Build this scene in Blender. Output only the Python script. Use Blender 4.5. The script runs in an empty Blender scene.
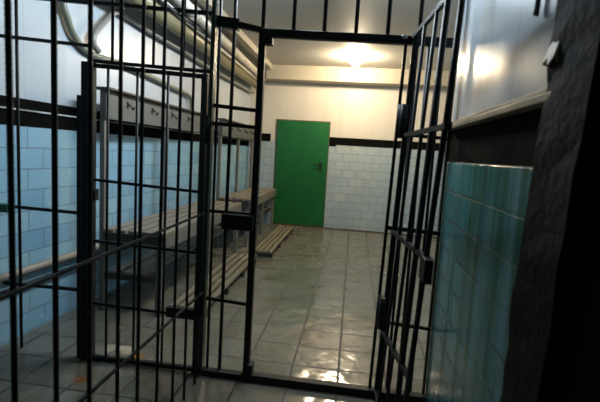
import bpy, bmesh, math, random
from mathutils import Vector, Matrix
random.seed(7)
S = bpy.context.scene
COL = S.collection

# ------------------------------------------------------------------ materials
def mat(name, color, rough=.5, metal=0.0, spec=.5, noise=None, bump=None):
    """plain principled surface; noise=(scale, amount, second colour) mottles it, bump=(scale, strength)"""
    m = bpy.data.materials.new(name); m.use_nodes = True
    nt = m.node_tree; b = nt.nodes['Principled BSDF']
    b.inputs['Base Color'].default_value = (*color, 1)
    b.inputs['Roughness'].default_value = rough
    b.inputs['Metallic'].default_value = metal
    b.inputs['Specular IOR Level'].default_value = spec
    tc = nt.nodes.new('ShaderNodeTexCoord')
    if noise:
        n = nt.nodes.new('ShaderNodeTexNoise'); n.inputs['Scale'].default_value = noise[0]; n.inputs['Detail'].default_value = 6
        mp = nt.nodes.new('ShaderNodeMapping'); mp.inputs['Scale'].default_value = noise[3] if len(noise) > 3 else (1, 1, 1)
        nt.links.new(tc.outputs['Object'], mp.inputs[0]); nt.links.new(mp.outputs[0], n.inputs['Vector'])
        r = nt.nodes.new('ShaderNodeMapRange'); r.inputs[1].default_value = .35; r.inputs[2].default_value = .7
        r.inputs[4].default_value = noise[1]
        mx = nt.nodes.new('ShaderNodeMix'); mx.data_type = 'RGBA'
        mx.inputs[6].default_value = (*color, 1); mx.inputs[7].default_value = (*noise[2], 1)
        nt.links.new(n.outputs[0], r.inputs[0]); nt.links.new(r.outputs[0], mx.inputs[0])
        nt.links.new(mx.outputs[2], b.inputs['Base Color'])
    if bump:
        n = nt.nodes.new('ShaderNodeTexNoise'); n.inputs['Scale'].default_value = bump[0]; n.inputs['Detail'].default_value = 8
        nt.links.new(tc.outputs['Object'], n.inputs['Vector'])
        bp = nt.nodes.new('ShaderNodeBump'); bp.inputs['Strength'].default_value = bump[1]; bp.inputs['Distance'].default_value = .02
        nt.links.new(n.outputs[0], bp.inputs['Height']); nt.links.new(bp.outputs[0], b.inputs['Normal'])
    return m

def tile_mat(name, c1, c2, mortar, w, h, msize, offset, axes, origin, rough, stain=None, tint=None, wobble=.0, spec=.5, wave=None):
    """running-bond tiles laid in world metres; axes = which world axes run along / across the rows"""
    m = bpy.data.materials.new(name); m.use_nodes = True
    nt = m.node_tree; b = nt.nodes['Principled BSDF']; L = nt.links.new
    g = nt.nodes.new('ShaderNodeNewGeometry'); sp = nt.nodes.new('ShaderNodeSeparateXYZ'); L(g.outputs['Position'], sp.inputs[0])
    def off(k, o):
        a = nt.nodes.new('ShaderNodeMath'); a.operation = 'SUBTRACT'; L(sp.outputs[k], a.inputs[0]); a.inputs[1].default_value = o
        return a.outputs[0]
    cb = nt.nodes.new('ShaderNodeCombineXYZ'); L(off(axes[0], origin[0]), cb.inputs[0]); L(off(axes[1], origin[1]), cb.inputs[1])
    br = nt.nodes.new('ShaderNodeTexBrick'); L(cb.outputs[0], br.inputs['Vector'])
    br.offset = offset; br.squash = 1
    br.inputs['Scale'].default_value = 1; br.inputs['Mortar Size'].default_value = msize; br.inputs['Mortar Smooth'].default_value = .3
    br.inputs['Brick Width'].default_value = w; br.inputs['Row Height'].default_value = h; br.inputs['Bias'].default_value = 0
    br.inputs['Color1'].default_value = (*c1, 1); br.inputs['Color2'].default_value = (*c2, 1); br.inputs['Mortar'].default_value = (*mortar, 1)
    col = br.outputs['Color']
    def mix(fac, colour, src):
        mx = nt.nodes.new('ShaderNodeMix'); mx.data_type = 'RGBA'
        L(fac, mx.inputs[0]); L(src, mx.inputs[6]); mx.inputs[7].default_value = (*colour, 1)
        return mx.outputs[2]
    def fac_noise(scale, lo, hi, amt, stretch=(1, 1, 1)):
        mp = nt.nodes.new('ShaderNodeMapping'); L(g.outputs['Position'], mp.inputs[0]); mp.inputs['Scale'].default_value = stretch
        n = nt.nodes.new('ShaderNodeTexNoise'); n.inputs['Scale'].default_value = scale; n.inputs['Detail'].default_value = 5
        L(mp.outputs[0], n.inputs['Vector'])
        r = nt.nodes.new('ShaderNodeMapRange'); L(n.outputs[0], r.inputs[0])
        r.inputs[1].default_value = lo; r.inputs[2].default_value = hi; r.inputs[4].default_value = amt
        return r.outputs[0]
    if tint:
        for (colour, scale, lo, hi, amt, stretch) in tint: col = mix(fac_noise(scale, lo, hi, amt, stretch), colour, col)
    if stain:                                   # rusty spots with a shape of their own
        for (px, py, rad, colour) in stain:
            v = nt.nodes.new('ShaderNodeVectorMath'); v.operation = 'DISTANCE'
            L(g.outputs['Position'], v.inputs[0]); v.inputs[1].default_value = (px, py, 0)
            n = nt.nodes.new('ShaderNodeTexNoise'); n.inputs['Scale'].default_value = 25; L(g.outputs['Position'], n.inputs['Vector'])
            a = nt.nodes.new('ShaderNodeMath'); a.operation = 'MULTIPLY_ADD'; L(n.outputs[0], a.inputs[0]); a.inputs[1].default_value = rad; L(v.outputs['Value'], a.inputs[2])
            r = nt.nodes.new('ShaderNodeMapRange'); L(a.outputs[0], r.inputs[0])
            r.inputs[1].default_value = rad * 1.5; r.inputs[2].default_value = rad * .7; r.inputs[4].default_value = .85
            col = mix(r.outputs[0], colour, col)
    L(col, b.inputs['Base Color'])
    b.inputs['Specular IOR Level'].default_value = spec
    rr = nt.nodes.new('ShaderNodeMapRange'); L(fac_noise(3.0, .3, .7, 1.0), rr.inputs[0])
    rr.inputs[3].default_value = rough[0]; rr.inputs[4].default_value = rough[1]
    rm = nt.nodes.new('ShaderNodeMath'); rm.operation = 'MAXIMUM'; L(rr.outputs[0], rm.inputs[0])
    ml = nt.nodes.new('ShaderNodeMath'); ml.operation = 'MULTIPLY'; L(br.outputs['Fac'], ml.inputs[0]); ml.inputs[1].default_value = .7; L(ml.outputs[0], rm.inputs[1])
    L(rm.outputs[0], b.inputs['Roughness'])
    inv = nt.nodes.new('ShaderNodeMath'); inv.operation = 'MULTIPLY_ADD'; L(br.outputs['Fac'], inv.inputs[0]); inv.inputs[1].default_value = -1; inv.inputs[2].default_value = 1
    wn = nt.nodes.new('ShaderNodeTexNoise'); wn.inputs['Scale'].default_value = 9; wn.inputs['Detail'].default_value = 3; L(g.outputs['Position'], wn.inputs['Vector'])
    wa = nt.nodes.new('ShaderNodeMath'); wa.operation = 'MULTIPLY_ADD'; L(wn.outputs[0], wa.inputs[0]); wa.inputs[1].default_value = wobble; L(inv.outputs[0], wa.inputs[2])
    bp = nt.nodes.new('ShaderNodeBump'); bp.inputs['Strength'].default_value = .5; bp.inputs['Distance'].default_value = .003
    L(wa.outputs[0], bp.inputs['Height']); L(bp.outputs[0], b.inputs['Normal'])
    if wave:                                    # unevenly laid, slightly wavy glaze
        n = nt.nodes.new('ShaderNodeTexNoise'); n.inputs['Scale'].default_value = wave[0]; n.inputs['Detail'].default_value = 2; L(g.outputs['Position'], n.inputs['Vector'])
        b2 = nt.nodes.new('ShaderNodeBump'); b2.inputs['Strength'].default_value = 1; b2.inputs['Distance'].default_value = wave[1]
        L(n.outputs[0], b2.inputs['Height']); L(b2.outputs[0], bp.inputs['Normal'])
    return m

def panel_mat(name, color, axis, pitch, seam, rough, streak):
    """glossy wall sheeting with upright seams and dirty drips"""
    m = bpy.data.materials.new(name); m.use_nodes = True
    nt = m.node_tree; b = nt.nodes['Principled BSDF']; L = nt.links.new
    g = nt.nodes.new('ShaderNodeNewGeometry'); sp = nt.nodes.new('ShaderNodeSeparateXYZ'); L(g.outputs['Position'], sp.inputs[0])
    d = nt.nodes.new('ShaderNodeMath'); d.operation = 'DIVIDE'; L(sp.outputs[axis], d.inputs[0]); d.inputs[1].default_value = pitch
    fr = nt.nodes.new('ShaderNodeMath'); fr.operation = 'FRACT'; L(d.outputs[0], fr.inputs[0])
    lt = nt.nodes.new('ShaderNodeMath'); lt.operation = 'LESS_THAN'; L(fr.outputs[0], lt.inputs[0]); lt.inputs[1].default_value = .03
    mx = nt.nodes.new('ShaderNodeMix'); mx.data_type = 'RGBA'; mx.inputs[6].default_value = (*color, 1); mx.inputs[7].default_value = (*seam, 1)
    L(lt.outputs[0], mx.inputs[0])
    mp = nt.nodes.new('ShaderNodeMapping'); L(g.outputs['Position'], mp.inputs[0]); mp.inputs['Scale'].default_value = (1, 1, .06)
    n = nt.nodes.new('ShaderNodeTexNoise'); n.inputs['Scale'].default_value = 7; n.inputs['Detail'].default_value = 4; L(mp.outputs[0], n.inputs['Vector'])
    r = nt.nodes.new('ShaderNodeMapRange'); L(n.outputs[0], r.inputs[0]); r.inputs[1].default_value = .52; r.inputs[2].default_value = .72; r.inputs[4].default_value = .7
    m2 = nt.nodes.new('ShaderNodeMix'); m2.data_type = 'RGBA'; L(r.outputs[0], m2.inputs[0]); L(mx.outputs[2], m2.inputs[6]); m2.inputs[7].default_value = (*streak, 1)
    L(m2.outputs[2], b.inputs['Base Color']); b.inputs['Roughness'].default_value = rough
    bp = nt.nodes.new('ShaderNodeBump'); bp.inputs['Strength'].default_value = .25; bp.inputs['Distance'].default_value = .004; L(n.outputs[0], bp.inputs['Height']); L(bp.outputs[0], b.inputs['Normal'])
    return m

def glow(name, color, strength):
    m = bpy.data.materials.new(name); m.use_nodes = True
    b = m.node_tree.nodes['Principled BSDF']
    b.inputs['Base Color'].default_value = (*color, 1)
    b.inputs['Emission Color'].default_value = (*color, 1); b.inputs['Emission Strength'].default_value = strength
    return m

TX, TY = .287, .2755
M = {}
M['floor'] = tile_mat('floor tiles', (.145, .138, .105), (.17, .162, .125), (.022, .018, .012), TX, TY, .007, 0, (0, 1), (-.003 + TX * -20, 2.500 - TY * 20),
                      (.11, .22), spec=.8, wave=(5, .0145), stain=[(-1.265, 2.365, .065, (.32, .14, .01)), (-1.42, 2.05, .065, (.26, .08, .01))],
                      tint=[((.11, .08, .045), 2.3, .5, .72, .6, (1, 1, 1)), ((.24, .24, .21), 5, .55, .8, .4, (1, 1, 1))], wobble=.25)
M['tile_back'] = tile_mat('back wall tiles', (.40, .47, .48), (.36, .45, .50), (.25, .29, .29), .258, .1425, .006, .5, (0, 2), (-.34, 1.500), (.18, .35),
                          tint=[((.33, .50, .66), 2.2, .6, .75, .35, (1, 1, 1))], wobble=.2)
M['tile_left'] = tile_mat('left wall tiles', (.20, .38, .52), (.28, .46, .56), (.15, .24, .29), .262, .138, .005, .5, (1, 2), (.15, 1.390), (.12, .3),
                          tint=[((.35, .42, .36), 1.6, .55, .8, .5, (3, 3, .25))], wobble=.2)
M['tile_right'] = tile_mat('corridor tiles', (.08, .27, .32), (.10, .30, .34), (.035, .05, .05), .30, .145, .005, .5, (1, 2), (.11, 1.3295), (.12, .28),
                           tint=[((.035, .13, .075), 2.6, .46, .60, .85, (4, 4, .15)), ((.16, .33, .36), 3.4, .52, .66, .6, (3, 3, .2)), ((.02, .07, .10), 1.9, .55, .7, .6, (3, 3, .5))], wobble=.25)
M['panel_left'] = panel_mat('left wall sheeting', (.43, .475, .51), 1, .25, (.39, .42, .44), .30, (.40, .42, .42))
M['panel_back'] = panel_mat('back wall sheeting', (.61, .57, .50), 0, .25, (.58, .54, .47), .45, (.56, .52, .45))
M['panel_right'] = panel_mat('corridor sheeting', (.40, .475, .53), 1, .30, (.33, .37, .40), .28, (.38, .385, .37))
M['band'] = mat('black painted strip', (.0025, .0028, .0025), .85, spec=.05, noise=(9, .7, (.006, .0055, .0045)), bump=(20, .15))
M['ledge'] = mat('worn ledge wood', (.42, .34, .22), .5, noise=(14, .7, (.22, .17, .11), (1, .3, 1)))
M['ledge_white'] = mat('dull white ledge', (.55, .57, .56), .4, noise=(6, .9, (.08, .08, .07)))
M['ceiling'] = mat('ceiling boards', (.50, .48, .44), .6, noise=(2, .5, (.43, .40, .36)))
M['bulkhead'] = mat('boxed beam paint', (.43, .39, .31), .5, noise=(3, .5, (.37, .33, .25)))
M['plaster'] = mat('dim plaster', (.30, .30, .29), .8, noise=(4, .6, (.22, .22, .21)))
M['dark_wall'] = mat('painted shade wall', (.006, .006, .006), .95, spec=.1, noise=(6, .6, (.01, .009, .008)))  # near-black stands in for the shade on the unlit near wall
M['green_door'] = mat('green door paint', (.003, .115, .022), .42, noise=(5, .7, (.003, .08, .018)), bump=(18, .12))
M['door_trim'] = mat('brown door edge', (.10, .06, .03), .5)
M['dark_metal'] = mat('dark handle metal', (.03, .035, .03), .4, metal=.5)
M['black_paint'] = mat('black gloss paint on steel', (.006, .008, .008), .5, spec=.3, noise=(25, .6, (.012, .013, .011)), bump=(90, .2))
M['green_black'] = mat('dark green gloss paint on steel', (.012, .045, .030), .35, noise=(25, .6, (.010, .03, .022)), bump=(90, .2))
M['green_paint'] = mat('green paint', (.02, .13, .06), .5)
M['weld'] = mat('bare weld', (.45, .45, .42), .35, metal=.7)
M['wood'] = mat('worn bench wood', (.23, .19, .14), .42, noise=(7, .7, (.14, .115, .085), (6, .5, 6)))
M['wood_dark'] = mat('dark bench frame wood', (.05, .042, .034), .5, noise=(9, .6, (.05, .042, .035)))
M['wood_grey'] = mat('greyed frame wood', (.16, .15, .13), .5, noise=(8, .6, (.10, .09, .08), (4, 4, .4)))
M['hook_board'] = mat('grey hook board paint', (.10, .105, .10), .5, noise=(4, .6, (.07, .075, .07), (1, .4, 1)))
M['hook'] = mat('black hook', (.02, .02, .02), .4, metal=.6)
M['duck'] = mat('pale duckboard slats', (.23, .20, .14), .42, noise=(8, .7, (.14, .115, .07), (5, .4, 5)))
M['pipe_white'] = mat('whitewashed pipe', (.62, .59, .52), .38, noise=(5, .6, (.42, .38, .30)))
M['pipe_olive'] = mat('olive pipe paint', (.21, .18, .10), .35, noise=(5, .6, (.15, .125, .07)))
M['pipe_green'] = mat('grey green pipe paint', (.19, .195, .14), .35, noise=(6, .6, (.13, .135, .095)))
M['pipe_grey'] = mat('grey pipe paint', (.20, .195, .175), .35)
M['pipe_beige'] = mat('beige pipe paint', (.34, .29, .225), .45, noise=(6, .6, (.23, .19, .15)))
M['pipe_tan'] = mat('tan riser paint', (.38, .31, .24), .45)
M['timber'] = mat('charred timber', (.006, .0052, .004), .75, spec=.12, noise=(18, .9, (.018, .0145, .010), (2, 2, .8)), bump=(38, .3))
M['splinter'] = mat('fresh split wood', (.66, .48, .28), .5, noise=(60, .5, (.36, .25, .13)))
M['cable'] = mat('dark cable', (.05, .06, .06), .5)
M['bulb'] = glow('lit bulb glass', (1, .81, .55), 450)
M['socket'] = mat('bulb socket', (.10, .09, .08), .5)

# ------------------------------------------------------------------ mesh helpers
class MB:
    """collects boxes, bars and tubes and links them as ONE mesh object"""
    def __init__(s): s.bm = bmesh.new()
    def box(s, a, b, bevel=0):
        c = [(a[i] + b[i]) / 2 for i in range(3)]; d = [abs(b[i] - a[i]) for i in range(3)]
        r = bmesh.ops.create_cube(s.bm, size=1, matrix=Matrix.Translation(c) @ Matrix.Diagonal((*d, 1)))
        if bevel:
            e = {e for v in r['verts'] for e in v.link_edges}
            bmesh.ops.bevel(s.bm, geom=list(e), offset=bevel, segments=2, affect='EDGES', profile=.6)
        return s
    def bar(s, p, q, w, d=None, up=(0, 0, 1), bevel=0):
        """square-section bar from p to q, w wide across 'up', d deep along it"""
        p = Vector(p); q = Vector(q); d = d or w; z = (q - p).normalized(); u = Vector(up)
        if abs(z.dot(u)) > .9: u = Vector((0, 1, 0))
        x = u.cross(z).normalized(); y = z.cross(x)
        m = Matrix((x, y, z)).transposed().to_4x4(); m.translation = (p + q) / 2
        r = bmesh.ops.create_cube(s.bm, size=1, matrix=m @ Matrix.Diagonal((w, d, (q - p).length, 1)))
        if bevel:
            e = {e for v in r['verts'] for e in v.link_edges}
            bmesh.ops.bevel(s.bm, geom=list(e), offset=bevel, segments=1, affect='EDGES')
        return s
    def tube(s, pts, r, n=12, radii=None):
        pts = [Vector(p) for p in pts]; rings = []
        ref = None
        for i, p in enumerate(pts):
            t = (pts[min(i + 1, len(pts) - 1)] - pts[max(i - 1, 0)]).normalized()
            if ref is None:
                ref = Vector((1, 0, 0)) if abs(t.x) < .9 else Vector((0, 1, 0))
            x = (ref - t * ref.dot(t)).normalized(); ref = x; y = t.cross(x)
            rr = radii[i] if radii else r
            rings.append([s.bm.verts.new(p + (x * math.cos(a) + y * math.sin(a)) * rr) for a in [k * 2 * math.pi / n for k in range(n)]])
        for a, b in zip(rings, rings[1:]):
            for k in range(n): s.bm.faces.new((a[k], a[(k + 1) % n], b[(k + 1) % n], b[k])).smooth = True
        s.bm.faces.new(list(reversed(rings[0]))); s.bm.faces.new(rings[-1])
        return s
    def ball(s, c, r, sz=(1, 1, 1)):
        rr = bmesh.ops.create_uvsphere(s.bm, u_segments=24, v_segments=14, radius=r, matrix=Matrix.Translation(c) @ Matrix.Diagonal((*sz, 1)))
        for f in {f for v in rr['verts'] for f in v.link_faces}: f.smooth = True
        return s
    def poly(s, pts, thick):
        """prism: closed outline extruded by the vector thick"""
        a = [s.bm.verts.new(p) for p in pts]; b = [s.bm.verts.new(Vector(p) + Vector(thick)) for p in pts]; n = len(a)
        s.bm.faces.new(a); s.bm.faces.new(list(reversed(b)))
        for k in range(n): s.bm.faces.new((a[k], b[k], b[(k + 1) % n], a[(k + 1) % n]))
        return s
    def build(s, name, m, parent=None):
        bmesh.ops.recalc_face_normals(s.bm, faces=s.bm.faces)
        me = bpy.data.meshes.new(name); s.bm.to_mesh(me); s.bm.free(); me.materials.append(M[m])
        o = bpy.data.objects.new(name, me); COL.objects.link(o)
        if parent is not None:
            o.parent = parent
            o.matrix_parent_inverse = Matrix.Translation(-parent_loc(parent))
        return o
def parent_loc(p):
    v = Vector((0, 0, 0)); q = p
    while q is not None:
        v = v + (Vector(q.location) if q.type == 'EMPTY' else Vector((0, 0, 0))); q = q.parent if q.type != 'EMPTY' else None
    return v
# parts under a mesh part already sit in the thing's frame, so their inverse is the identity
def build_sub(mb, name, m, parent):
    o = mb.build(name, m); o.parent = parent; return o

def smooth_path(pts, n=6):
    """Catmull-Rom through the given points"""
    P = [Vector(p) for p in pts]; P = [P[0] * 2 - P[1]] + P + [P[-1] * 2 - P[-2]]; out = []
    for i in range(1, len(P) - 2):
        for k in range(n):
            t = k / n
            out.append(.5 * ((2 * P[i]) + (P[i + 1] - P[i - 1]) * t + (2 * P[i - 1] - 5 * P[i] + 4 * P[i + 1] - P[i + 2]) * t * t + (3 * P[i] - P[i - 1] - 3 * P[i + 1] + P[i + 2]) * t ** 3))
    out.append(P[-2]); return out

def thing(name, label, cat, loc=(0, 0, 0), group=None):
    o = bpy.data.objects.new(name, None); COL.objects.link(o); o.empty_display_size = .1
    o.location = loc; o['label'] = label; o['category'] = cat
    if group: o['group'] = group
    return o
def tag(o, label, cat, group=None):
    o['label'] = label; o['category'] = cat
    if group: o['group'] = group
    return o
def structure(o, label=None, cat=None):
    o['kind'] = 'structure'
    if label: o['label'] = label
    if cat: o['category'] = cat
    return o

# ------------------------------------------------------------------ the setting
YP, YB, HC = 2.28, 7.50, 2.785           # grating plane, back wall, ceiling
XR, XI = .50, 1.75                       # corridor wall, far room's right wall
def xl(y): return -2.14 + .04 * (y - 2.28)      # the left wall runs a little inwards

structure(MB().box((-2.6, -1.5, -.1), (2.2, YB + .2, 0)).build('floor', 'floor'), 'floor of square beige tiles, dirty and glossy, with orange stains', 'floor')
structure(MB().box((-2.6, -1.5, HC), (2.2, YB + .2, HC + .1)).build('ceiling', 'ceiling'), 'brownish painted ceiling over the barred room', 'ceiling')

def leftwall(x_off, y0, y1, z0, z1, thick=.2):
    return MB().poly([(xl(y0) + x_off, y0, z0), (xl(y1) + x_off, y1, z0), (xl(y1) + x_off, y1, z1), (xl(y0) + x_off, y0, z1)], (-thick, 0, 0))
W = structure(leftwall(0, -1.3, YB, 0, HC).build('wall_left', 'panel_left'), 'left wall, pale sheeting above blue tiles', 'wall')
build_sub(leftwall(.014, -1.3, YB, 0, 1.39, .014), 'tile_dado', 'tile_left', W)['label'] = 'blue tiled lower wall'
build_sub(leftwall(.008, -1.3, YB, 1.39, 1.565, .008), 'painted_band', 'band', W)['label'] = 'black band above the blue tiles'
build_sub(leftwall(.022, -1.3, YB, 1.488, 1.498, .022), 'ledge_strip', 'ledge_white', W)['label'] = 'thin pale ledge along the black band'

W = structure(MB().box((-2.3, YB, 0), (XI, YB + .2, HC)).build('wall_back', 'panel_back'), 'back wall, cream sheeting above pale tiles', 'wall')
DX0, DX1, DZ = -1.405, -.478, 1.882      # green door
mb = MB(); mb.box((-2.05, YB - .014, 0), (DX0, YB, 1.50)); mb.box((DX1, YB - .014, 0), (XI, YB, 1.50))
build_sub(mb, 'tile_dado', 'tile_back', W)['label'] = 'pale white and blue tiled lower wall'
mb = MB(); mb.box((-2.05, YB - .02, 1.50), (DX0 - .12, YB, 1.635)); mb.box((DX1, YB - .02, 1.505), (XI, YB, 1.635)); mb.box((DX1, YB - .021, 1.475), (DX1 + .13, YB, 1.51))
build_sub(mb, 'painted_band', 'band', W)['label'] = 'black band above the pale tiles'
b = MB(); b.box((DX1 + .02, YB - .022, 0), (XI, YB, .018)); structure(b.build('baseboard_back', 'door_trim'))

W = structure(MB().box((XI, 2.36, 0), (XI + .2, YB, HC)).build('wall_right', 'panel_left'), 'right wall of the tiled room behind the bars', 'wall')
build_sub(MB().box((XI - .014, 2.40, 0), (XI, YB - .02, 1.50)), 'tile_dado', 'tile_left', W)
W = structure(MB().box((XR, 2.20, 0), (XI + .2, 2.36, HC)).build('wall_front', 'panel_right'))
W2 = structure(MB().box((XR, 1.0, 0), (XR + .3, 2.352, HC)).build('wall_corridor', 'panel_right'), 'right hand corridor wall, grey sheeting over dark teal tiles', 'wall')
build_sub(MB().box((XR - .016, 1.15, 0), (XR, 2.335, 1.3295), .003), 'tile_dado', 'tile_right', W2)['label'] = 'streaky dark teal tiled lower wall'
build_sub(MB().box((XR - .003, 1.15, 1.3295), (XR, 2.335, 1.50)), 'recessed_band', 'band', W2)['label'] = 'black recessed band under the wooden ledge'
mb = MB(); mb.box((XR - .045, 1.10, 1.492), (XR, 2.345, 1.515), .004); mb.box((XR - .025, 1.10, 1.515), (XR, 2.345, 1.535), .003)
build_sub(mb, 'ledge_strip', 'ledge', W2)['label'] = 'worn wooden ledge above the black band'
build_sub(MB().box((XR - .010, 2.336, 0), (XR + .006, 2.356, 1.50)), 'corner_bead', 'wood_grey', W2)['label'] = 'pale edge strip at the wall end'
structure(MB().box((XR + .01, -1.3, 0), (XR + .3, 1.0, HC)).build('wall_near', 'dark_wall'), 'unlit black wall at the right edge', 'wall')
structure(MB().box((-2.5, -1.5, 0), (XR + .3, -1.3, HC)).build('wall_rear', 'plaster'))

d = structure(MB().box((DX0, YB - .035, .03), (DX1, YB + .02, DZ), .004).build('door_1', 'green_door'), 'plain green painted door in the back wall', 'door')
mb = MB(); mb.box((DX0 - .02, YB - .025, 0), (DX0, YB + .02, DZ + .02)); mb.box((DX0 - .02, YB - .025, DZ), (DX1 + .012, YB + .02, DZ + .018)); mb.box((DX1, YB - .025, 0), (DX1 + .012, YB + .02, DZ)); mb.box((DX0, YB - .03, 0), (DX1, YB + .02, .035))
build_sub(mb, 'door_frame', 'door_trim', d)['label'] = 'thin dark brown door frame'
mb = MB(); mb.box((DX1 - .14, YB - .046, 1.03), (DX1 - .09, YB - .034, 1.19), .003); mb.tube([(DX1 - .115, YB - .04, 1.13), (DX1 - .115, YB - .085, 1.13)], .012); mb.tube([(DX1 - .115, YB - .082, 1.13), (DX1 - .235, YB - .082, 1.13)], .011)
build_sub(mb, 'door_handle', 'dark_metal', d)['label'] = 'dark lever handle'
structure(MB().box((-1.60, 7.20, 2.545), (XI, YB, HC), .006).build('trim_1', 'bulkhead'), 'cream boxed beam across the top of the back wall', 'beam')
structure(MB().box((-1.60, 2.6, 2.70), (-1.50, YB, HC), .004).build('trim_2', 'bulkhead'), 'yellowish board along the ceiling beside the pipes', 'board')

# ------------------------------------------------------------------ barred partition across the room
def rod(x, y, z0, z1, r=.010, x1=None):
    return MB().tube([(x, y, z0), (x if x1 is None else x1, y, z1)], r, 8)
P = thing('barred_partition', 'black steel bar partition across the room with the open doorway', 'partition', (-.8, YP, 0))
MB().bar((-.56, YP - .02, .022), (.49, YP - .02, .022), .05, .044, bevel=.003).build('sill', 'black_paint', P)
MB().bar((-.86, YP - .015, .016), (-.56, YP - .02, .020), .045, .036).build('sill', 'black_paint', P)
MB().bar((-.55, YP, 1.952), (.47, YP, 1.926), .04, .042, bevel=.003).build('header', 'black_paint', P)
MB().bar((-.81, YP, 2.008), (-.665, YP, 1.988), .04, .055).build('header', 'black_paint', P)
MB().bar((-.67, YP, 1.990), (-.53, YP, 1.962), .03, .03).build('header', 'black_paint', P)
MB().bar((-.537, YP, 0), (-.535, YP, 1.96), .036, bevel=.003).build('post', 'black_paint', P)
MB().bar((-.805, YP - .015, 0), (-.795, YP - .015, HC), .022, .052, bevel=.002).build('post', 'green_black', P)
MB().bar((.178, YP, 0), (.216, YP, 1.95), .016, .024).build('post', 'black_paint', P)
MB().bar((.474, YP + .01, 0), (.470, YP + .01, HC), .011, .03).build('post', 'black_paint', P)
MB().bar((-1.585, YP, 0), (-1.585, YP, 1.58), .030).build('post', 'black_paint', P)
for x in (-.537, -.371, -.208, -.043, .120, .279):
    rod(x, YP, 1.94, HC, .0105).build('bar', 'black_paint', P)
rod(-.70, YP, 0, HC, .0105, -.688).build('bar', 'black_paint', P)
rod(-.775, YP, .02, HC, .0085, -.772).build('bar', 'black_paint', P)
for x in (.275, .335, .405): rod(x, YP + .015, .03, 1.93, .0085).build('bar', 'black_paint', P)
for x in (-1.985, -1.76): rod(x, YP, .01, HC, .009).build('bar', 'black_paint', P)
for x in (-1.393, -1.149, -.976): rod(x, YP, 1.76, HC, .0085).build('bar', 'black_paint', P)
for x0, z0, x1, z1, t in ((-.80, 1.560, -.535, 1.542, .020), (-.80, 1.462, -.535, 1.452, .020), (-.80, .972, -.535, .970, .018), (-.80, .460, -.535, .447, .018),
                          (.19, .432, .474, .418, .018), (.19, .958, .474, .948, .022), (.21, 1.458, .474, 1.448, .018),
                          (-2.10, 1.898, -1.53, 1.856, .018), (-2.10, .902, -1.60, .896, .018), (-2.10, .418, -1.60, .426, .018), (-2.08, 2.125, -.80, 2.044, .020), (-1.54, 1.776, -.80, 1.738, .018)):
    MB().bar((x0, YP, z0), (x1, YP, z1), t).build('rail', 'black_paint', P)
MB().box((-.71, YP - .05, .882), (-.53, YP + .03, .968), .005).build('lock_box', 'black_paint', P)
MB().box((-.55, YP - .03, 1.890), (-.478, YP + .03, 1.955), .004).build('corner_plate', 'black_paint', P)
MB().box((-.53, YP - .04, .03), (-.495, YP + .02, .10), .003).build('corner_plate', 'black_paint', P)
MB().box((-2.12, YP - .03, .865), (-2.045, YP + .02, .915), .004).build('wall_plate', 'green_paint', P)['label'] = 'green wall plate'
MB().ball((.205, YP - .025, 1.945), .013, (1.2, .6, .9)).build('weld', 'weld', P)['label'] = 'shiny weld bead'
for z in (1.52, .50): MB().tube([(.197 + (.02 if z > 1 else 0), YP - .03, z - .085), (.197 + (.02 if z > 1 else 0), YP - .03, z + .085)], .020, 12).build('hinge_knuckle', 'black_paint', P)

# ------------------------------------------------------------------ low closed gate in the partition
G = thing('low_gate', 'low black barred gate with wide left post, shut before the benches', 'gate', (-.82, YP, 0))
MB().bar((-1.522, YP - .02, .0), (-1.522, YP - .02, 1.765), .074, .04, bevel=.004).build('stile', 'black_paint', G)['label'] = 'wide black post of the gate'
MB().bar((-.838, YP - .02, .015), (-.838, YP - .02, 1.722), .034, .034, bevel=.003).build('stile', 'black_paint', G)
for z0, z1, t in ((1.748, 1.708, .022), (1.104, 1.076, .016), (.742, .727, .016), (.363, .347, .016), (.020, .026, .026)):
    MB().bar((-1.52, YP - .02, z0), (-.84, YP - .02, z1), t).build('rail', 'black_paint', G)
for x in (-1.405, -1.23, -1.05): rod(x, YP - .02, .02, 1.74 - .05 * (x + 1.52) / .7, .0075).build('bar', 'black_paint', G)
MB().box((-1.02, YP - .045, .335), (-.845, YP - .005, .395), .004).build('latch', 'black_paint', G)
h = MB(); h.tube([(-.812, YP - .03, .36), (-.812, YP - .03, .54)], .017, 10); h.build('hinge', 'black_paint', G)
h = MB(); h.tube([(-.812, YP - .03, 1.35), (-.812, YP - .03, 1.50)], .017, 10); h.build('hinge', 'black_paint', G)
MB().box((-1.487, YP - .05, .985), (-1.462, YP - .01, 1.05), .003).build('catch', 'black_paint', G)

# ------------------------------------------------------------------ the doorway's gate, swung open towards the camera
O = thing('open_gate', 'tall black barred gate swung open against the teal tiled wall', 'gate', (.24, 2.26, 0))
def lf(s, z): return (.250 - .044 * (1.95 - z) / 1.91 + .098 * s, 2.25 - .995 * s, z)      # s metres from the hinge; the gate hangs crooked
def at_s(s0, s1, z): return s0 + (s1 - s0) * (z - .04) / 1.91
MB().bar(Vector(lf(0, .03)) + Vector((.010, 0, 0)), Vector(lf(0, 1.965)) + Vector((.010, 0, 0)), .028, bevel=.003).build('stile', 'black_paint', O)
MB().tube([lf(.60, .03), lf(.665, 1.0), lf(.705, 1.5), lf(.720, 1.97)], .011, 8).build('stile', 'black_paint', O)
for s0, s1, r in ((.132, .217, .0085), (.306, .405, .0085), (.489, .546, .0125)):
    MB().tube([lf(s0, .04), lf(s1, 1.95)], r, 8).build('bar', 'black_paint', O)
for z0, z1 in ((1.945, 1.945), (1.449, 1.452), (.945, .965), (.400, .470), (.05, .05)):
    MB().bar(lf(0, z0), lf(at_s(.60, .72, z1), z1), .019).build('rail', 'black_paint', O)
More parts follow.
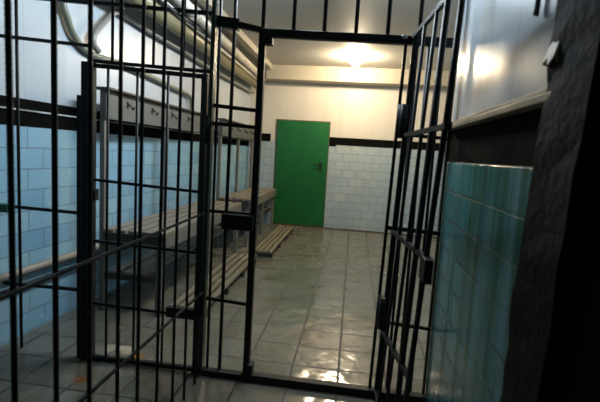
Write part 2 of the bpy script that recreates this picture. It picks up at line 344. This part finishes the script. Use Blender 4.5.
p = lf(.672, .93); MB().box((p[0] - .016, p[1] - .06, p[2] - .045), (p[0] + .016, p[1] + .05, p[2] + .045), .004).build('lock_box', 'black_paint', O)
p = lf(.72, 1.452); MB().box((p[0] - .014, p[1] - .02, p[2] - .014), (p[0] + .014, p[1] + .03, p[2] + .014), .003).build('catch', 'black_paint', O)
for z in (1.52, .50): MB().tube([(lf(0, z)[0] - .012, lf(0, z)[1] - .03, z - .085), (lf(0, z)[0] - .012, lf(0, z)[1] - .03, z + .085)], .018, 12).build('hinge', 'black_paint', O)

# ------------------------------------------------------------------ ribbed-bar screen running towards the camera on the left
SX = -.80
Q = thing('barred_side_screen', 'screen of ribbed steel bars along the left of the corridor', 'screen', (SX, 1.5, 0))
nr = 420; zs = [HC * i / nr for i in range(nr + 1)]
rb = MB(); rb.tube([(0, 0, z) for z in zs], 0, 8, [.0078 if i % 2 else .0068 for i in range(nr + 1)])
first = rb.build('bar', 'black_paint'); first.parent = Q
for i, y in enumerate((.895, 1.043, 1.195, 1.360, 1.507, 1.680, 1.850, 1.999, 2.150)):
    o = first if i == 0 else first.copy()
    if i: COL.objects.link(o); o.parent = Q
    o.location = (0, y - 1.5, 0)
for z, a, b_, t, xa in ((1.900, .62, YP - .058, .010, -.05), (.969, .62, YP - .058, .009, .05), (.510, .62, YP - .058, .010, 0)):
    MB().bar((SX + xa, a, z), (SX, b_, z), t).build('rail', 'black_paint', Q)

# ------------------------------------------------------------------ changing-room benches with hook boards
def bench(y0, y1, xb, xf, label):
    """xb, xf: back and front of the seat"""
    ZS = .66; L = y1 - y0
    B = thing('changing_bench', label, 'bench', ((xb + xf) / 2, (y0 + y1) / 2, 0), 'slatted changing benches along the left wall')
    mb = MB(); w = (xf - xb) / 5
    for k in range(5): mb.box((xb + k * w + .010, y0, ZS - .028), (xb + (k + 1) * w - .010, y1, ZS), .004)
    mb.build('seat', 'wood', B)
    MB().box((xf - .035, y0 + .02, ZS - .125), (xf - .006, y1 - .02, ZS - .030), .003).build('apron', 'wood_grey', B)
    MB().box((xb + .02, y0 + .005, ZS - .125), (xf - .04, y0 + .04, ZS - .030), .003).build('apron', 'wood_dark', B)
    MB().box((xb + .02, y1 - .04, ZS - .125), (xf - .04, y1 - .005, ZS - .030), .003).build('apron', 'wood_dark', B)
    n = 3
    for i in range(n):
        y = y0 + .045 + (L - .09) * i / (n - 1)
        MB().box((xf - .085, y - .028, 0), (xf - .035, y + .028, ZS - .03), .003).build('leg', 'wood_grey', B)
        MB().box((xb - .03, y - .028, 0), (xb + .008, y + .028, 1.70), .003).build('back_post', 'wood_grey', B)
        MB().box((xb, y - .02, .26), (xf - .085, y + .02, .31)).build('stretcher', 'wood_dark', B)
    mb = MB()
    for k in range(3): mb.box((xb + .05 + k * .115, y0 + .01, .31), (xb + .13 + k * .115, y1 - .01, .332), .003)
    mb.build('lower_shelf', 'wood_grey', B)
    hb = MB().box((xb + .008, y0, 1.495), (xb + .030, y1, 1.705), .003).build('hook_board', 'hook_board', B)
    hb['label'] = 'grey hook board'
    for k in range(int(L / .42)):
        y = y0 + .3 + k * .42
        m = MB(); m.tube(smooth_path([(xb + .03, y, 1.635), (xb + .06, y, 1.62), (xb + .075, y, 1.59), (xb + .09, y, 1.615)], 4), .006, 6); m.box((xb + .028, y - .012, 1.60), (xb + .036, y + .012, 1.655))
        o = m.build('hook', 'hook'); o.parent = hb
        o.matrix_parent_inverse = Matrix.Identity(4)
    MB().box((xb - .06, y0 - .03, 1.705), (xb + .075, y1 + .02, 1.722), .003).build('top_shelf', 'wood_dark', B)
    return B
bench(2.96, 5.15, -1.885, -1.365, 'slatted wooden bench with grey hook board, nearer of the two')
bench(5.53, 7.42, -1.82, -1.345, 'slatted wooden bench beside the green door, farther of the two')

def duckboard(y0, y1, x0, x1, n, label, x_shift=0):
    D = thing('duckboard', label, 'duckboard', ((x0 + x1) / 2, (y0 + y1) / 2, 0), 'slatted duckboards on the floor')
    mb = MB(); w = (x1 - x0) / n
    for k in range(n): mb.bar((x0 + (k + .5) * w, y0, .075), (x0 + (k + .5) * w + x_shift, y1, .075), w * .68, .028, bevel=.003)
    mb.build('slats', 'duck', D)
    for i in range(4):
        y = y0 + .06 + (y1 - y0 - .12) * i / 3
        MB().box((x0, y - .022, 0), (x1, y + .022, .062), .002).build('bearer', 'wood_dark', D)
    return D
duckboard(3.02, 4.82, -1.36, -1.06, 4, 'pale slatted duckboard on the floor before the nearer bench')
duckboard(5.02, 6.95, -1.19, -.93, 4, 'pale slatted duckboard on the floor near the green door')

# ------------------------------------------------------------------ pipes
def pipe(name, pts, r, m, label, n=6, flange=()):
    o = MB().tube(smooth_path(pts, n) if len(pts) > 2 else pts, r, 16).build(name, m); tag(o, label, 'pipe')
    for q in flange:
        f = MB().tube([(q[0], q[1] - .03, q[2]), (q[0], q[1] + .03, q[2])], r * 1.35, 16).build('collar', m); f.parent = o
    return o
pipe('ceiling_pipe', [(-1.64, 1.9, 2.655), (-1.66, 7.30, 2.555)], .050, 'pipe_white', 'thick whitewashed pipe under the ceiling, innermost of the bundle', flange=[(-1.648, 4.1, 2.614)])
pipe('ceiling_pipe', [(-1.84, 2.2, 2.50), (-1.80, 7.38, 2.47)], .075, 'pipe_olive', 'thick olive brown pipe in the middle of the ceiling bundle')
pipe('ceiling_pipe', [(-1.72, 2.2, 2.555), (-1.72, 7.40, 2.50)], .020, 'pipe_white', 'thin cream pipe between the white and the olive pipes')
pipe('ceiling_pipe', [(-2.045, 3.16, 2.02), (-2.048, 3.10, 2.06), (-2.048, 3.11, 2.14), (-2.045, 3.24, 2.27), (-2.04, 3.39, 2.39), (-2.035, 3.56, 2.405), (-2.015, 3.94, 2.385), (-1.99, 4.6, 2.375), (-1.95, 5.5, 2.35), (-1.87, 7.42, 2.33)],
     .024, 'pipe_grey', 'grey pipe along the left wall top, bent down at its near end', n=8)
pipe('wall_pipe', [(-2.085, 2.77, HC), (-2.085, 2.80, 2.30), (-2.08, 2.845, 2.173), (-2.078, 2.905, 2.081), (-2.075, 3.002, 2.014), (-2.07, 3.165, 1.986), (-2.055, 3.458, 1.995), (-2.035, 3.952, 1.978), (-2.01, 4.50, 1.945), (-2.00, 4.80, 1.93), (-1.995, 4.93, 1.88), (-1.99, 4.955, 1.74)],
     .024, 'pipe_green', 'grey green pipe curving down the left wall above the hook board', n=8)
pipe('heating_pipe', [(xl(0) + .042, 0, .455), (xl(7.4) + .042, 7.4, .445)], .027, 'pipe_beige', 'beige heating pipe low along the blue tiles')
pipe('heating_pipe', [(xl(0) + .045, 0, .36), (xl(7.4) + .045, 7.4, .355)], .014, 'black_paint', 'thin dark tube drawn as the shade below the beige heating pipe')  # dark tube put in as the shade beneath the beige pipe

# ------------------------------------------------------------------ foreground timber, lamp, cable
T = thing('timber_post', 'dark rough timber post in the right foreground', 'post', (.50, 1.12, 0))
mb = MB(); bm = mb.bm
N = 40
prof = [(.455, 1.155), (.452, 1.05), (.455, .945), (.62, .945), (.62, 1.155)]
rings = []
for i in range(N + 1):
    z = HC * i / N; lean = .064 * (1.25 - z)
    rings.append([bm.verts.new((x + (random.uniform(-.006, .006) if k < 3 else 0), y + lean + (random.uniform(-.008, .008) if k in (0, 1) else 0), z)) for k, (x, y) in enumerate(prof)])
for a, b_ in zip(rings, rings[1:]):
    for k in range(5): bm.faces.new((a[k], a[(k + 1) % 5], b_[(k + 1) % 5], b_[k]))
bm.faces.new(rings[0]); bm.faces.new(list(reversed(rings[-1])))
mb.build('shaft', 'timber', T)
sp = MB(); b3 = sp.bm
vs = [b3.verts.new(v) for v in ((.452, 1.105, 1.640), (.450, 1.135, 1.620), (0.437, 1.128, 1.580), (0.441, 1.110, 1.592), (0.437, 1.098, 1.572), (0.443, 1.085, 1.590), (.450, 1.080, 1.625),
                                (.462, 1.110, 1.600), (.462, 1.130, 1.570), (.462, 1.090, 1.570))]
for q in ((0, 1, 2, 3), (0, 3, 4), (0, 4, 5, 6), (7, 8, 1, 0), (7, 0, 6, 9), (1, 8, 2), (2, 8, 7, 3), (3, 7, 4), (4, 7, 9, 5), (5, 9, 6)): b3.faces.new([vs[k] for k in q])
sp.build('splinter', 'splinter', T)['label'] = 'pale fresh splinter of wood'

tag(MB().tube(smooth_path([(.486, 1.325, HC), (.488, 1.33, 2.2), (.486, 1.335, 1.80), (.484, 1.335, 1.775)], 5), .008, 8).build('hanging_cable', 'cable'), 'short dark cable hanging down the grey sheeting beside the timber post', 'cable')

lx, ly, lz = -.09, 6.4, 2.735
LMP = thing('ceiling_lamp', 'bare lit bulb glowing on the ceiling above the far wall', 'lamp', (lx, ly, HC))
MB().tube([(lx, ly, HC), (lx, ly, lz + .05)], .024, 16).build('socket', 'socket', LMP)
MB().ball((lx, ly, lz - .02), .085, (1, 1, .85)).build('bulb', 'bulb', LMP)['label'] = 'glowing bulb'

# ------------------------------------------------------------------ light
def area(name, loc, size, power, color, rot=(0, 0, 0)):
    l = bpy.data.lights.new(name, 'AREA'); l.shape = 'RECTANGLE'; l.size, l.size_y = size; l.energy = power; l.color = color
    o = bpy.data.objects.new(name, l); COL.objects.link(o); o.location = loc; o.rotation_euler = rot
    return o
area('unseen_cool_light', (-.36, 3.05, 2.70), (.10, 1.1), 45, (.76, .89, 1.0), (0, math.radians(78), 0))  # unseen pair of cool lights, added and aimed sideways to favour the upper walls
area('unseen_cool_light', (-.34, 3.05, 2.70), (.10, 1.1), 45, (.76, .89, 1.0), (0, math.radians(-78), 0))
w = bpy.data.worlds.new('World'); S.world = w; w.use_nodes = True
w.node_tree.nodes['Background'].inputs[0].default_value = (.5, .6, .7, 1); w.node_tree.nodes['Background'].inputs[1].default_value = .02

# ------------------------------------------------------------------ camera
f = 420.0
D = Vector((55, -45, f)).normalized(); hd = Vector((1, .061, 0)); U = hd.cross(D).normalized()
if U.y > 0: U = -U
R = D.cross(U).normalized()
if R.x < 0: R = -R
rows = (R, D, U)                                   # world axes seen from the camera (x right, y down, z ahead)
cr = Vector([r.x for r in rows]); cd = Vector([r.y for r in rows]); cf = Vector([r.z for r in rows])
cam = bpy.data.cameras.new('Camera'); co = bpy.data.objects.new('Camera', cam); COL.objects.link(co)
cam.sensor_width = 36; cam.sensor_fit = 'HORIZONTAL'; cam.lens = f / 600 * 36; cam.clip_start = .02
cam.dof.use_dof = True; cam.dof.focus_distance = 5.0; cam.dof.aperture_fstop = 3.5
mw = Matrix((cr, -cd, -cf)).transposed().to_4x4(); mw.translation = (0, 0, 1.33); co.matrix_world = mw
S.camera = co
S.view_settings.view_transform = 'Standard'; S.view_settings.look = 'None'; S.view_settings.gamma = 1
S.view_settings.exposure = 0.13; S.view_settings.use_curve_mapping = False
